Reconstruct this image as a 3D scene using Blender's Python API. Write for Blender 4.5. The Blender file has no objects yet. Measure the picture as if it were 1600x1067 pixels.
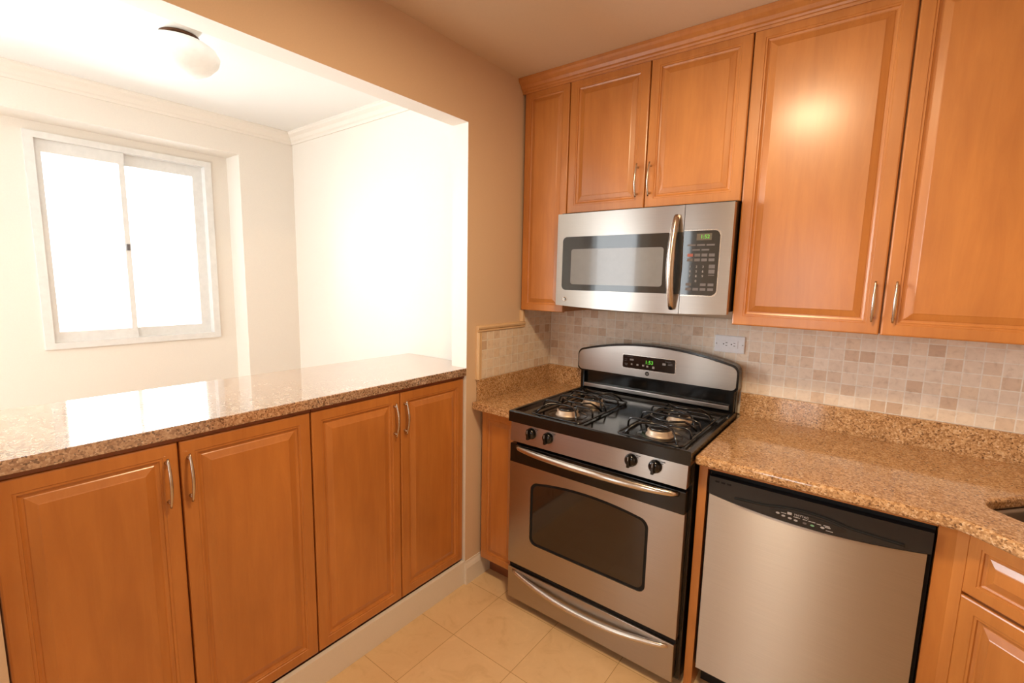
import bpy, bmesh, math, random
from mathutils import Vector, Matrix
random.seed(7)
SC = bpy.context.scene
COL = SC.collection

# ------------------------------------------------------------------ camera
cam_data = bpy.data.cameras.new('camera')
cam = bpy.data.objects.new('camera', cam_data)
COL.objects.link(cam)
SC.camera = cam
YAW, PITCH, ROLL, FPX = 0.6568, -0.1335, 0.0208, 737.86
_cy, _sy = math.cos(YAW), math.sin(YAW)
_f = Vector((-_sy * math.cos(PITCH), _cy * math.cos(PITCH), math.sin(PITCH)))
_r = Vector((_cy, _sy, 0))
_u = _r.cross(_f)
_r2 = _r * math.cos(ROLL) + _u * math.sin(ROLL)
_u2 = _u * math.cos(ROLL) - _r * math.sin(ROLL)
cam.matrix_world = Matrix(((_r2.x, _u2.x, -_f.x, 1.4774), (_r2.y, _u2.y, -_f.y, -2.2761),
                           (_r2.z, _u2.z, -_f.z, 1.4983), (0, 0, 0, 1)))
cam_data.sensor_fit = 'HORIZONTAL'
cam_data.sensor_width = 36.0
cam_data.lens = FPX / 1600.0 * 36.0
cam_data.clip_start = 0.05

# ------------------------------------------------------------------ world, lights, exposure
world = bpy.data.worlds.new('daylight')
SC.world = world
world.use_nodes = True
world.node_tree.nodes['Background'].inputs['Color'].default_value = (0.93, 0.97, 1.0, 1)
world.node_tree.nodes['Background'].inputs['Strength'].default_value = 3.5

def area(name, loc, target, sx, sy, power, color, shape='RECTANGLE'):
    l = bpy.data.lights.new(name, 'AREA')
    l.shape = shape
    l.size = sx
    if shape in ('RECTANGLE', 'ELLIPSE'):
        l.size_y = sy
    l.energy = power
    l.color = color
    o = bpy.data.objects.new(name, l)
    COL.objects.link(o)
    o.location = loc
    d = Vector(target) - Vector(loc)
    o.rotation_euler = d.to_track_quat('-Z', 'Y').to_euler()
    return o

DAY = (0.93, 0.97, 1.0)
WARM = (1.0, 0.745, 0.45)
area('window_daylight', (-2.02, -1.44, 1.62), (0, -1.44, 1.5), 0.80, 1.05, 28, DAY)
area('side_window_daylight', (-2.02, -2.46, 1.62), (0, -2.46, 1.5), 0.80, 1.05, 122, DAY)
area('end_window_daylight', (-0.88, -4.26, 1.16), (-0.88, 0, 1.16), 1.54, 2.10, 44, DAY)
area('kitchen_ceiling_light', (1.09, -1.48, 2.415), (1.09, -1.48, 0), 0.26, 0.26, 25.5, WARM, 'DISK')
area('added_rear_daylight', (0.90, -4.24, 1.40), (0.90, 0, 1.40), 0.50, 1.20, 10, DAY)  # added unseen source: puts bands on the dishwasher steel and fills the tile

SC.view_settings.view_transform = 'Standard'
SC.view_settings.look = 'None'
SC.view_settings.gamma = 1.0
SC.view_settings.use_curve_mapping = False
SC.view_settings.exposure = 0.0

# ------------------------------------------------------------------ materials
def srgb(r, g, b):
    def c(v):
        v /= 255.0
        return v / 12.92 if v <= 0.04045 else ((v + 0.055) / 1.055) ** 2.4
    return (c(r), c(g), c(b), 1.0)

class MT:
    def __init__(self, name):
        self.m = bpy.data.materials.new(name)
        self.m.use_nodes = True
        self.nt = self.m.node_tree
        self.b = self.nt.nodes['Principled BSDF']
    def node(self, t, **kw):
        n = self.nt.nodes.new(t)
        for k, v in kw.items():
            setattr(n, k, v)
        return n
    def link(self, a, b):
        self.nt.links.new(a, b)
    def set(self, **kw):
        for k, v in kw.items():
            self.b.inputs[k.replace('_', ' ')].default_value = v
        return self
    def coords(self, scale=(1, 1, 1), kind='Object', rot=(0, 0, 0)):
        tc = self.node('ShaderNodeTexCoord')
        mp = self.node('ShaderNodeMapping')
        mp.inputs['Scale'].default_value = scale
        mp.inputs['Rotation'].default_value = rot
        self.link(tc.outputs[kind], mp.inputs['Vector'])
        return mp.outputs['Vector']
    def noise(self, vec, scale, detail=4, rough=0.55, dist=0.0):
        n = self.node('ShaderNodeTexNoise')
        n.inputs['Scale'].default_value = scale
        n.inputs['Detail'].default_value = detail
        n.inputs['Roughness'].default_value = rough
        n.inputs['Distortion'].default_value = dist
        self.link(vec, n.inputs['Vector'])
        return n.outputs['Fac']
    def ramp(self, fac, stops):
        r = self.node('ShaderNodeValToRGB')
        e = r.color_ramp.elements
        while len(e) < len(stops):
            e.new(0.5)
        for el, (p, c) in zip(e, stops):
            el.position = p
            el.color = c
        self.link(fac, r.inputs['Fac'])
        return r.outputs['Color']
    def mix(self, fac, a, b, mode='MIX'):
        n = self.node('ShaderNodeMix', data_type='RGBA', blend_type=mode)
        for i, v in ((0, fac), (6, a), (7, b)):
            if hasattr(v, 'links') or hasattr(v, 'is_linked'):
                self.link(v, n.inputs[i])
            else:
                n.inputs[i].default_value = v
        return n.outputs[2]
    def bump(self, h, strength, dist=0.002):
        n = self.node('ShaderNodeBump')
        n.inputs['Strength'].default_value = strength
        n.inputs['Distance'].default_value = dist
        self.link(h, n.inputs['Height'])
        self.link(n.outputs['Normal'], self.b.inputs['Normal'])

def plain(name, col, rough=0.5, metal=0.0, coat=0.0):
    t = MT(name)
    v = t.coords((1, 1, 1))
    n = t.noise(v, 35, 3)
    c2 = (col[0] * 0.93, col[1] * 0.93, col[2] * 0.93, 1)
    t.link(t.ramp(n, [(0.3, c2), (0.7, col)]), t.b.inputs['Base Color'])
    t.set(Roughness=rough, Metallic=metal)
    t.b.inputs['Coat Weight'].default_value = coat
    return t.m

M = {}
def make_wood(name, dark, light):
    t = MT(name)
    v = t.coords((9, 9, 1.0))
    a = t.noise(v, 3.2, 7, 0.62, 0.6)
    v2 = t.coords((1.6, 1.6, 0.7))
    b = t.noise(v2, 3.0, 3, 0.5, 0.3)
    c = t.ramp(a, [(0.3, dark), (0.7, light)])
    d = t.ramp(b, [(0.3, (0.86, 0.82, 0.78, 1)), (0.7, (1.08, 1.06, 1.04, 1))])
    t.link(t.mix(1.0, c, d, 'MULTIPLY'), t.b.inputs['Base Color'])
    t.set(Roughness=0.42)
    t.b.inputs['Coat Weight'].default_value = 0.8
    t.b.inputs['Coat Roughness'].default_value = 0.24
    t.bump(a, 0.04, 0.001)
    return t.m
M['wood'] = make_wood('stained_maple', srgb(184, 115, 51), srgb(198, 129, 60))
M['wood_dark'] = make_wood('stained_maple_edge', srgb(120, 62, 28), srgb(140, 76, 36))

def make_granite(name, ramp, ior, coat):
    t = MT(name)
    v = t.coords((1, 1, 1))
    vo = t.node('ShaderNodeTexVoronoi')
    vo.inputs['Scale'].default_value = 215
    t.link(v, vo.inputs['Vector'])
    sep = t.node('ShaderNodeSeparateColor')
    t.link(vo.outputs['Color'], sep.inputs['Color'])
    base = t.ramp(sep.outputs['Red'], ramp)
    n = t.noise(v, 16, 5, 0.6)
    tint = t.ramp(n, [(0.3, (0.82, 0.76, 0.70, 1)), (0.7, (1.06, 1.03, 1.0, 1))])
    c = t.mix(1.0, base, tint, 'MULTIPLY')
    n2 = t.noise(v, 120, 2, 0.5)
    spk = t.ramp(n2, [(0.30, (0.62, 0.56, 0.52, 1)), (0.42, (1, 1, 1, 1))])
    t.link(t.mix(1.0, c, spk, 'MULTIPLY'), t.b.inputs['Base Color'])
    t.set(Roughness=0.10)
    t.b.inputs['IOR'].default_value = ior
    t.b.inputs['Coat Weight'].default_value = coat
    t.b.inputs['Coat IOR'].default_value = ior
    t.b.inputs['Coat Roughness'].default_value = 0.04
    return t.m
M['granite'] = make_granite('golden_speckled_granite', [(0.0, srgb(118, 88, 64)), (0.12, srgb(162, 122, 84)), (0.5, srgb(196, 154, 108)), (0.85, srgb(214, 176, 132)), (1.0, srgb(226, 198, 162))], 1.5, 0.3)
M['granite_bar'] = make_granite('rose_brown_granite', [(0.0, srgb(92, 70, 58)), (0.14, srgb(150, 118, 96)), (0.5, srgb(184, 150, 124)), (0.85, srgb(206, 178, 152)), (1.0, srgb(220, 198, 178))], 2.1, 1.0)

def make_tile(name, axis, off):
    t = MT(name)
    tc = t.node('ShaderNodeTexCoord')
    sp = t.node('ShaderNodeSeparateXYZ')
    cb = t.node('ShaderNodeCombineXYZ')
    ad = t.node('ShaderNodeVectorMath', operation='ADD')
    ad.inputs[1].default_value = off
    t.link(tc.outputs['Object'], sp.inputs[0])
    t.link(sp.outputs[axis], cb.inputs['X'])
    t.link(sp.outputs['Z'], cb.inputs['Y'])
    t.link(cb.outputs[0], ad.inputs[0])
    v = ad.outputs[0]
    br = t.node('ShaderNodeTexBrick', offset=0.0, squash=1.0)
    br.inputs['Color1'].default_value = (0, 0, 0, 1)
    br.inputs['Color2'].default_value = (1, 1, 1, 1)
    br.inputs['Mortar'].default_value = (1, 1, 1, 1)
    br.inputs['Scale'].default_value = 1.0
    br.inputs['Mortar Size'].default_value = 0.0022
    br.inputs['Mortar Smooth'].default_value = 0.3
    br.inputs['Brick Width'].default_value = 0.0492
    br.inputs['Row Height'].default_value = 0.0462
    t.link(v, br.inputs['Vector'])
    n = t.noise(v, 45, 6, 0.6, 0.4)
    sh = t.ramp(n, [(0.28, (0.82, 0.78, 0.74, 1)), (0.45, (0.97, 0.96, 0.95, 1)), (0.7, (1.04, 1.04, 1.04, 1))])
    tone = t.ramp(br.outputs['Color'], [(0.0, srgb(208, 180, 154)), (0.08, srgb(220, 194, 168)), (0.20, srgb(230, 212, 192)), (0.6, srgb(236, 220, 202)), (0.8, srgb(232, 210, 184)), (1.0, srgb(242, 228, 212))])
    tone = t.mix(br.outputs['Fac'], tone, srgb(240, 232, 220))
    t.link(t.mix(1.0, tone, sh, 'MULTIPLY'), t.b.inputs['Base Color'])
    t.set(Roughness=0.55)
    inv = t.node('ShaderNodeMath', operation='SUBTRACT')
    inv.inputs[0].default_value = 1.0
    t.link(br.outputs['Fac'], inv.inputs[1])
    t.bump(inv.outputs[0], 0.35, 0.002)
    return t.m
M['tile_back'] = make_tile('tumbled_stone_tile_back', 'X', (-1.292 + 0.0492 * 40, -1.016 + 0.0462 * 40, 0))
M['tile_left'] = make_tile('tumbled_stone_tile_left', 'Y', (0.30 - 0.573 + 0.0492 * 40, 0.0462 * 40 - 1.016, 0))
M['stone_trim'] = plain('stone_liner', srgb(224, 192, 152), 0.45)

def make_floor():
    t = MT('beige_marble_tile')
    tc = t.node('ShaderNodeTexCoord')
    mp = t.node('ShaderNodeMapping')
    mp.inputs['Location'].default_value = (-0.195 + 0.305 * 20, 0.975 + 0.302 * 20, 0)
    t.link(tc.outputs['Object'], mp.inputs['Vector'])
    br = t.node('ShaderNodeTexBrick', offset=0.0, squash=1.0)
    br.inputs['Color1'].default_value = srgb(222, 188, 142)
    br.inputs['Color2'].default_value = srgb(230, 198, 154)
    br.inputs['Mortar'].default_value = srgb(176, 138, 94)
    br.inputs['Scale'].default_value = 1.0
    br.inputs['Mortar Size'].default_value = 0.0013
    br.inputs['Mortar Smooth'].default_value = 0.2
    br.inputs['Brick Width'].default_value = 0.305
    br.inputs['Row Height'].default_value = 0.302
    t.link(mp.outputs['Vector'], br.inputs['Vector'])
    v = t.coords((1, 1, 1))
    a = t.noise(v, 9, 8, 0.65, 1.2)
    ver = t.ramp(a, [(0.34, (0.90, 0.87, 0.82, 1)), (0.47, (0.98, 0.97, 0.96, 1)), (0.60, (1, 1, 1, 1)), (0.70, (1.06, 1.06, 1.06, 1))])
    t.link(t.mix(1.0, br.outputs['Color'], ver, 'MULTIPLY'), t.b.inputs['Base Color'])
    t.set(Roughness=0.3)
    return t.m
M['floor'] = make_floor()

def paint(name, col, rough=0.7):
    t = MT(name)
    v = t.coords((1, 1, 1))
    n = t.noise(v, 220, 2)
    c2 = (col[0] * 0.97, col[1] * 0.97, col[2] * 0.97, 1)
    t.link(t.ramp(n, [(0.3, c2), (0.7, col)]), t.b.inputs['Base Color'])
    t.set(Roughness=rough)
    t.bump(n, 0.03, 0.0006)
    return t.m
M['paint'] = paint('cream_wall_paint', srgb(236, 228, 217))
M['tan'] = paint('tan_wall_paint', srgb(219, 192, 163))
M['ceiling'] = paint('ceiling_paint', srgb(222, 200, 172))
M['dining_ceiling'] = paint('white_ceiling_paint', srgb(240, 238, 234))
M['trim'] = paint('white_trim_paint', srgb(232, 224, 214), 0.45)
M['vinyl'] = plain('white_vinyl', srgb(232, 230, 226), 0.4)

def make_steel(name, col, rough, stretch=(1, 1, 160), aniso=0.75):
    t = MT(name)
    v = t.coords(stretch)
    n = t.noise(v, 6, 3)
    c2 = (col[0] * 0.9, col[1] * 0.9, col[2] * 0.9, 1)
    t.link(t.ramp(n, [(0.3, c2), (0.7, col)]), t.b.inputs['Base Color'])
    t.set(Metallic=1.0, Roughness=rough)
    tg = t.node('ShaderNodeTangent', direction_type='RADIAL', axis='Z')
    t.link(tg.outputs[0], t.b.inputs['Tangent'])
    t.b.inputs['Anisotropic'].default_value = aniso
    t.b.inputs['Anisotropic Rotation'].default_value = 0.25
    t.bump(n, 0.015, 0.0004)
    return t.m
M['steel'] = make_steel('brushed_stainless', srgb(182, 174, 166), 0.28)
M['steel_v'] = make_steel('brushed_stainless_upright', srgb(196, 188, 180), 0.42, (1, 1, 160), 0.95)
M['nickel'] = make_steel('satin_nickel', srgb(214, 206, 196), 0.25, (1, 1, 40))
M['black'] = plain('black_enamel', srgb(16, 15, 15), 0.16, 0, 0.1)
M['black_matte'] = plain('black_plastic', srgb(30, 28, 27), 0.35)
M['charcoal'] = plain('charcoal_plastic', srgb(36, 35, 35), 0.34)
M['deep_black'] = plain('black_gap', srgb(5, 5, 5), 0.8)
M['grey_mark'] = plain('pale_grey_print', srgb(176, 172, 172), 0.6)
M['key_grey'] = plain('grey_key', srgb(104, 98, 98), 0.5)
M['red_mark'] = plain('red_print', srgb(170, 96, 84), 0.6)
M['green_mark'] = plain('green_print', srgb(120, 170, 130), 0.6)
M['burner_alloy'] = plain('burner_alloy', srgb(196, 176, 156), 0.45, 0.5)
M['iron'] = plain('cast_iron_grate', srgb(24, 24, 26), 0.22, 0, 0.3)
M['outlet'] = plain('white_outlet_plastic', srgb(236, 236, 240), 0.35)
M['bronze'] = plain('bronze_fitter', srgb(84, 54, 34), 0.4, 0.8)
M['frost'] = plain('frosted_white_glass', srgb(252, 251, 248), 0.3)
M['sink'] = make_steel('sink_steel', srgb(150, 140, 130), 0.35, (1, 1, 1))
M['lcd'] = plain('olive_lcd', srgb(96, 84, 66), 0.3)

def emit(name, col, s):
    t = MT(name)
    t.set(Base_Color=(0, 0, 0, 1))
    t.b.inputs['Emission Color'].default_value = col
    t.b.inputs['Emission Strength'].default_value = s
    return t.m
M['led'] = emit('green_led', srgb(110, 220, 60), 1.1)

def glass(name, tint, gloss_fac=0.06):
    t = MT(name)
    out = t.nt.nodes['Material Output']
    tr = t.node('ShaderNodeBsdfTransparent')
    tr.inputs['Color'].default_value = tint
    gl = t.node('ShaderNodeBsdfGlossy')
    gl.inputs['Roughness'].default_value = 0.02
    fr = t.node('ShaderNodeFresnel')
    fr.inputs['IOR'].default_value = 1.45
    mx = t.node('ShaderNodeMixShader')
    t.link(fr.outputs[0], mx.inputs[0])
    t.link(tr.outputs[0], mx.inputs[1])
    t.link(gl.outputs[0], mx.inputs[2])
    t.link(mx.outputs[0], out.inputs['Surface'])
    return t.m
M['glass'] = glass('window_glass', (0.97, 0.98, 0.98, 1))
M['smoked'] = plain('smoked_glass', srgb(46, 44, 42), 0.07, 0, 0.5)
M['mw_screen'] = plain('microwave_screen_mesh', srgb(124, 122, 120), 0.12, 0, 0.5)
M['oven_glass'] = plain('oven_glass', srgb(44, 33, 25), 0.08, 0, 0.4)

# ------------------------------------------------------------------ mesh helpers
def box(bm, x0, x1, y0, y1, z0, z1, bev=0.0):
    vs = [bm.verts.new((x, y, z)) for z in (z0, z1) for y in (y0, y1) for x in (x0, x1)]
    fs = [(0, 2, 3, 1), (4, 5, 7, 6), (0, 1, 5, 4), (2, 6, 7, 3), (0, 4, 6, 2), (1, 3, 7, 5)]
    faces = [bm.faces.new([vs[i] for i in f]) for f in fs]
    if bev > 0:
        es = list({e for f in faces for e in f.edges})
        bmesh.ops.bevel(bm, geom=es, offset=bev, segments=2, affect='EDGES', profile=0.6)
    return bm

def BM():
    return bmesh.new()

def tube(bm, pts, rad, seg=10, cap=True, flat=1.0):
    pts = [Vector(p) for p in pts]
    n = len(pts)
    rads = rad if isinstance(rad, (list, tuple)) else [rad] * n
    rings = []
    up = None
    for i, p in enumerate(pts):
        a = pts[max(i - 1, 0)]
        b = pts[min(i + 1, n - 1)]
        t = (b - a).normalized()
        if up is None:
            ref = Vector((0, 0, 1)) if abs(t.z) < 0.9 else Vector((1, 0, 0))
            up = (ref - t * ref.dot(t)).normalized()
        else:
            up = (up - t * up.dot(t)).normalized()
        s = t.cross(up)
        rings.append([bm.verts.new(p + (up * math.cos(k * 2 * math.pi / seg) + s * math.sin(k * 2 * math.pi / seg) * flat) * rads[i]) for k in range(seg)])
    for r0, r1 in zip(rings, rings[1:]):
        for k in range(seg):
            f = bm.faces.new((r0[k], r0[(k + 1) % seg], r1[(k + 1) % seg], r1[k]))
            f.smooth = True
    if cap:
        bm.faces.new(rings[0][::-1])
        bm.faces.new(rings[-1])
    return bm

def lathe(bm, prof, origin, axis='z', seg=32, sign=1):
    """prof: (radius, height) pairs along the axis from origin"""
    o = Vector(origin)
    ax = {'x': Vector((1, 0, 0)), 'y': Vector((0, 1, 0)), 'z': Vector((0, 0, 1))}[axis] * sign
    e1 = Vector((0, 0, 1)) if axis != 'z' else Vector((1, 0, 0))
    e2 = ax.cross(e1)
    rings = []
    for r, h in prof:
        rings.append([bm.verts.new(o + ax * h + (e1 * math.cos(k * 2 * math.pi / seg) + e2 * math.sin(k * 2 * math.pi / seg)) * max(r, 1e-5)) for k in range(seg)])
    for r0, r1 in zip(rings, rings[1:]):
        for k in range(seg):
            f = bm.faces.new((r0[k], r0[(k + 1) % seg], r1[(k + 1) % seg], r1[k]))
            f.smooth = True
    bm.faces.new(rings[0][::-1])
    bm.faces.new(rings[-1])
    return bm

def extrude_poly(bm, poly, z0, z1, holes=()):
    """horizontal polygon (optionally with holes) extruded between z0 and z1"""
    loops = [poly] + list(holes)
    es = []
    for lp in loops:
        vs = [bm.verts.new((p[0], p[1], z1)) for p in lp]
        es += [bm.edges.new((vs[i], vs[(i + 1) % len(vs)])) for i in range(len(vs))]
    r = bmesh.ops.triangle_fill(bm, use_beauty=True, use_dissolve=False, edges=es)
    fs = [g for g in r['geom'] if isinstance(g, bmesh.types.BMFace)]
    r = bmesh.ops.extrude_face_region(bm, geom=fs)
    vs = [g for g in r['geom'] if isinstance(g, bmesh.types.BMVert)]
    bmesh.ops.translate(bm, verts=vs, vec=(0, 0, z0 - z1))
    bmesh.ops.recalc_face_normals(bm, faces=bm.faces[:])
    return bm

def strip_slab(bm, xs, lo, hi, yf, yb, nz=1):
    """slab facing -y whose outline is lo(x)..hi(x); front face at yf(x), back at yb(x)"""
    cols = []
    for x in xs:
        l, h = lo(x), hi(x)
        zs = [l + (h - l) * k / nz for k in range(nz + 1)]
        cols.append(([bm.verts.new((x, yf(x), z)) for z in zs], [bm.verts.new((x, yb(x), z)) for z in zs]))
    for (f0, b0), (f1, b1) in zip(cols, cols[1:]):
        for k in range(nz):
            bm.faces.new((f0[k], f1[k], f1[k + 1], f0[k + 1]))
            bm.faces.new((b0[k + 1], b1[k + 1], b1[k], b0[k]))
        bm.faces.new((f0[0], b0[0], b1[0], f1[0]))
        bm.faces.new((f0[-1], f1[-1], b1[-1], b0[-1]))
    for c, fl in ((cols[0], 1), (cols[-1], 0)):
        ring = c[0] + c[1][::-1]
        bm.faces.new(ring if not fl else ring[::-1])
    bmesh.ops.remove_doubles(bm, verts=bm.verts[:], dist=1e-5)
    bmesh.ops.recalc_face_normals(bm, faces=bm.faces[:])
    return bm

def rr(x0, x1, z0, z1, r, n=8, mid=10, top=None):
    """bounds of a rounded rectangle: xs, lo(x), hi(x); top(x) adds an arch to the upper bound"""
    xs = [x0 + r * (1 - math.cos(math.pi / 2 * k / n)) for k in range(n + 1)]
    xs += [x0 + r + (x1 - x0 - 2 * r) * k / mid for k in range(1, mid)]
    xs += [x1 - r * (1 - math.cos(math.pi / 2 * k / n)) for k in range(n, -1, -1)]
    def d(x):
        e = max(r - (x - x0), r - (x1 - x), 0.0)
        e = min(e, r)
        return r - math.sqrt(max(r * r - e * e, 0))
    lo = lambda x: z0 + d(x)
    hi = lambda x: z1 - d(x) + (top(x) if top else 0.0)
    return xs, lo, hi

def finish(bm, name, mat, smooth=False):
    me = bpy.data.meshes.new(name)
    bmesh.ops.recalc_face_normals(bm, faces=bm.faces[:]) if not bm.faces[:] == [] else None
    bm.to_mesh(me)
    bm.free()
    me.materials.append(mat)
    return me

def wpos(o):
    p = Vector((0, 0, 0))
    while o:
        p = p + Vector(o.location)
        o = o.parent
    return p

def obj(name, bm, mat, parent=None, origin=None, label=None):
    """one mesh object from world-space geometry; its origin goes to origin, or to its parent's"""
    base = wpos(parent) if parent else Vector((0, 0, 0))
    org = Vector(origin) if origin is not None else base
    bmesh.ops.translate(bm, verts=bm.verts[:], vec=-org)
    me = finish(bm, name, mat)
    o = bpy.data.objects.new(name, me)
    COL.objects.link(o)
    if parent:
        o.parent = parent
    o.location = org - base
    if label:
        o['label'] = label
    return o

def tag(o, label, cat, group=None, kind=None):
    o['label'] = label
    o['category'] = cat
    if group:
        o['group'] = group
    if kind:
        o['kind'] = kind
    return o

def thing(name, label, cat, loc, group=None):
    o = bpy.data.objects.new(name, None)
    o.empty_display_size = 0.1
    COL.objects.link(o)
    o.location = loc
    return tag(o, label, cat, group)

def struct(name, bm, mat, parent=None):
    o = obj(name, bm, mat, parent)
    if not parent:
        o['kind'] = 'structure'
    return o

def text_bm(s, size, place, extrude=0.0004, align='CENTER'):
    """built-in font lettering as a bmesh; place maps (u, v, w) to world"""
    cu = bpy.data.curves.new('lettering', 'FONT')
    cu.body = s
    cu.size = size
    cu.align_x = align
    cu.align_y = 'CENTER'
    cu.extrude = extrude
    to = bpy.data.objects.new('lettering', cu)
    COL.objects.link(to)
    dg = bpy.context.evaluated_depsgraph_get()
    me = bpy.data.meshes.new_from_object(to.evaluated_get(dg))
    bm = BM()
    bm.from_mesh(me)
    bpy.data.objects.remove(to)
    bpy.data.curves.remove(cu)
    bpy.data.meshes.remove(me)
    for v in bm.verts:
        v.co = place(v.co.x, v.co.y, v.co.z)
    return bm

# mappings (u along the front, v up, w outward) -> world
def map_back(y):
    return lambda u, v, w: Vector((u, y - w, v))
def map_left(x):
    return lambda u, v, w: Vector((x + w, u, v))
def map_diag(p0, f, nrm):
    return lambda u, v, w: Vector((p0[0] + f[0] * u + nrm[0] * w, p0[1] + f[1] * u + nrm[1] * w, v))

def panel_bm(mp, u0, u1, v0, v1, s=1.0, thick=0.019):
    """raised-panel door or drawer front; outer face at w = 0"""
    prof = [(0.0, -thick), (0.0, -0.005), (0.0015, -0.0015), (0.005, 0.0), (0.036, 0.0), (0.0375, -0.002), (0.043, -0.002),
            (0.0445, -0.006), (0.050, -0.0085), (0.054, -0.0085), (0.056, -0.0070), (0.074, -0.0012), (0.0765, 0.0)]
    bm = BM()
    rings = []
    for ins, w in prof:
        i = ins * s
        rings.append([bm.verts.new(mp(u, v, w)) for u, v in ((u0 + i, v0 + i), (u1 - i, v0 + i), (u1 - i, v1 - i), (u0 + i, v1 - i))])
    for a, b in zip(rings, rings[1:]):
        for k in range(4):
            bm.faces.new((a[k], a[(k + 1) % 4], b[(k + 1) % 4], b[k]))
    bm.faces.new(rings[-1])
    bm.faces.new(rings[0][::-1])
    return bm

def pull_bm(mp, u, v0, v1, w0=0.0):
    """slim bowed bar pull standing upright between v0 and v1"""
    bm = BM()
    L = v1 - v0
    pts, rad = [], []
    N = 18
    for k in range(N + 1):
        t = k / N
        pts.append(mp(u, v0 - 0.012 + (L + 0.024) * t, w0 + 0.014 + 0.016 * math.sin(math.pi * t)))
        rad.append(0.0030 + 0.0017 * math.sin(math.pi * t))
    tube(bm, pts, rad, 8)
    for t in (0.10, 0.90):
        v = v0 - 0.012 + (L + 0.024) * t
        tube(bm, [mp(u, v, w0 - 0.001), mp(u, v, w0 + 0.006), mp(u, v, w0 + 0.018)], [0.0055, 0.0042, 0.0034], 8)
    return bm

# ------------------------------------------------------------------ room shell
HZ = 2.163           # soffit of the opening
KC = 2.4525          # kitchen ceiling
DC = 2.40            # dining ceiling
OY0, OY1 = -2.205, -0.701
XR, YR, YE = 2.62, -3.45, -4.0
XF = -1.68           # dining window wall
XN = -1.86           # back of the window niche
WT = 0.095
NY0, NY1, NZ = -3.05, -0.937, 2.208

bm = BM(); box(bm, -2.1, XR + 0.1, YE - 0.1, 0.1, -0.06, 0.0); struct('floor', bm, M['floor'])
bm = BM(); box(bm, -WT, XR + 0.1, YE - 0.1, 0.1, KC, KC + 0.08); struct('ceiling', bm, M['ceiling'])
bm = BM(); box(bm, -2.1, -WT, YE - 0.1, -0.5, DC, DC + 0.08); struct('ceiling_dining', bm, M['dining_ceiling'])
bm = BM()
box(bm, -WT, 0, OY1, 0.0, 0, KC)
box(bm, -WT, 0, OY0, OY1, HZ, KC)
box(bm, -WT, 0, -3.0, OY0, 0, KC)
box(bm, -WT, 0, YE, -3.0, 2.05, KC)
wl = struct('wall_left', bm, M['paint'])
wl.data.materials.append(M['tan'])
for pf in wl.data.polygons:
    if pf.normal.x > 0.9 and pf.center.x > -0.01:
        pf.material_index = 1
bm = BM(); box(bm, -WT, XR + 0.1, 0.0, 0.1, 0, KC); struct('wall_back', bm, M['tan'])
bm = BM(); box(bm, XR, XR + 0.1, YE, 0.0, 0, KC); struct('wall_right', bm, M['tan'])
bm = BM()
box(bm, 0.0, 0.64, YE - 0.1, YE, 0, KC); box(bm, 1.16, XR, YE - 0.1, YE, 0, KC)
box(bm, 0.64, 1.16, YE - 0.1, YE, 0, 0.79); box(bm, 0.64, 1.16, YE - 0.1, YE, 2.01, KC)
struct('wall_rear', bm, M['tan'])
bm = BM(); box(bm, -2.0, -WT, -0.60, -0.5, 0, DC); struct('wall_dining', bm, M['paint'])
bm = BM()
box(bm, -2.0, XF, NY1, -0.60, 0, DC)
box(bm, -2.0, XF, NY0, NY1, NZ, DC)
box(bm, -2.0, XF, YE, NY0, 0, DC)
WY0, WY1, WZ0, WZ1 = -1.834, -1.045, 1.093, 2.154
SY0, SY1 = -2.86, -2.07
box(bm, -1.99, XN, NY0, SY0, 0, NZ)
box(bm, -1.99, XN, SY1, WY0, 0, NZ)
box(bm, -1.99, XN, SY0, SY1, 0, WZ0)
box(bm, -1.99, XN, SY0, SY1, WZ1, NZ)
box(bm, -1.99, XN, WY1, NY1, 0, NZ)
box(bm, -1.99, XN, WY0, WY1, 0, WZ0)
box(bm, -1.99, XN, WY0, WY1, WZ1, NZ)
struct('wall_window', bm, M['paint'])
bm = BM()
ex0, ex1, ez0, ez1 = -1.66, -0.10, 0.10, 2.22
box(bm, -2.0, ex0, YE - 0.1, YE, 0, DC); box(bm, ex1, 0.0, YE - 0.1, YE, 0, DC)
box(bm, ex0, ex1, YE - 0.1, YE, 0, ez0); box(bm, ex0, ex1, YE - 0.1, YE, ez1, DC)
struct('wall_end', bm, M['paint'])

# dining cornice
def cornice(bm, a, b, nrm, z1, h, d):
    a, b, nrm = Vector(a), Vector(b), Vector(nrm)
    prof = [(0, -h), (0.008, -h), (0.012, -h * 0.82), (0.020, -h * 0.72), (0.030, -h * 0.45), (0.048, -h * 0.25), (0.052, -h * 0.12), (d, -h * 0.1), (d, 0), (0, 0)]
    r0 = [bm.verts.new((a.x + nrm.x * p, a.y + nrm.y * p, z1 + q)) for p, q in prof]
    r1 = [bm.verts.new((b.x + nrm.x * p, b.y + nrm.y * p, z1 + q)) for p, q in prof]
    n = len(prof)
    for k in range(n):
        bm.faces.new((r0[k], r0[(k + 1) % n], r1[(k + 1) % n], r1[k]))
    bm.faces.new(r0[::-1]); bm.faces.new(r1)
bm = BM(); cornice(bm, (XF, YE, 0), (XF, -0.60, 0), (1, 0, 0), DC, 0.066, 0.055); struct('trim_1', bm, M['paint'])
bm = BM(); cornice(bm, (XF, -0.60, 0), (-WT, -0.60, 0), (0, -1, 0), DC, 0.066, 0.055); struct('trim_2', bm, M['paint'])

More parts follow.
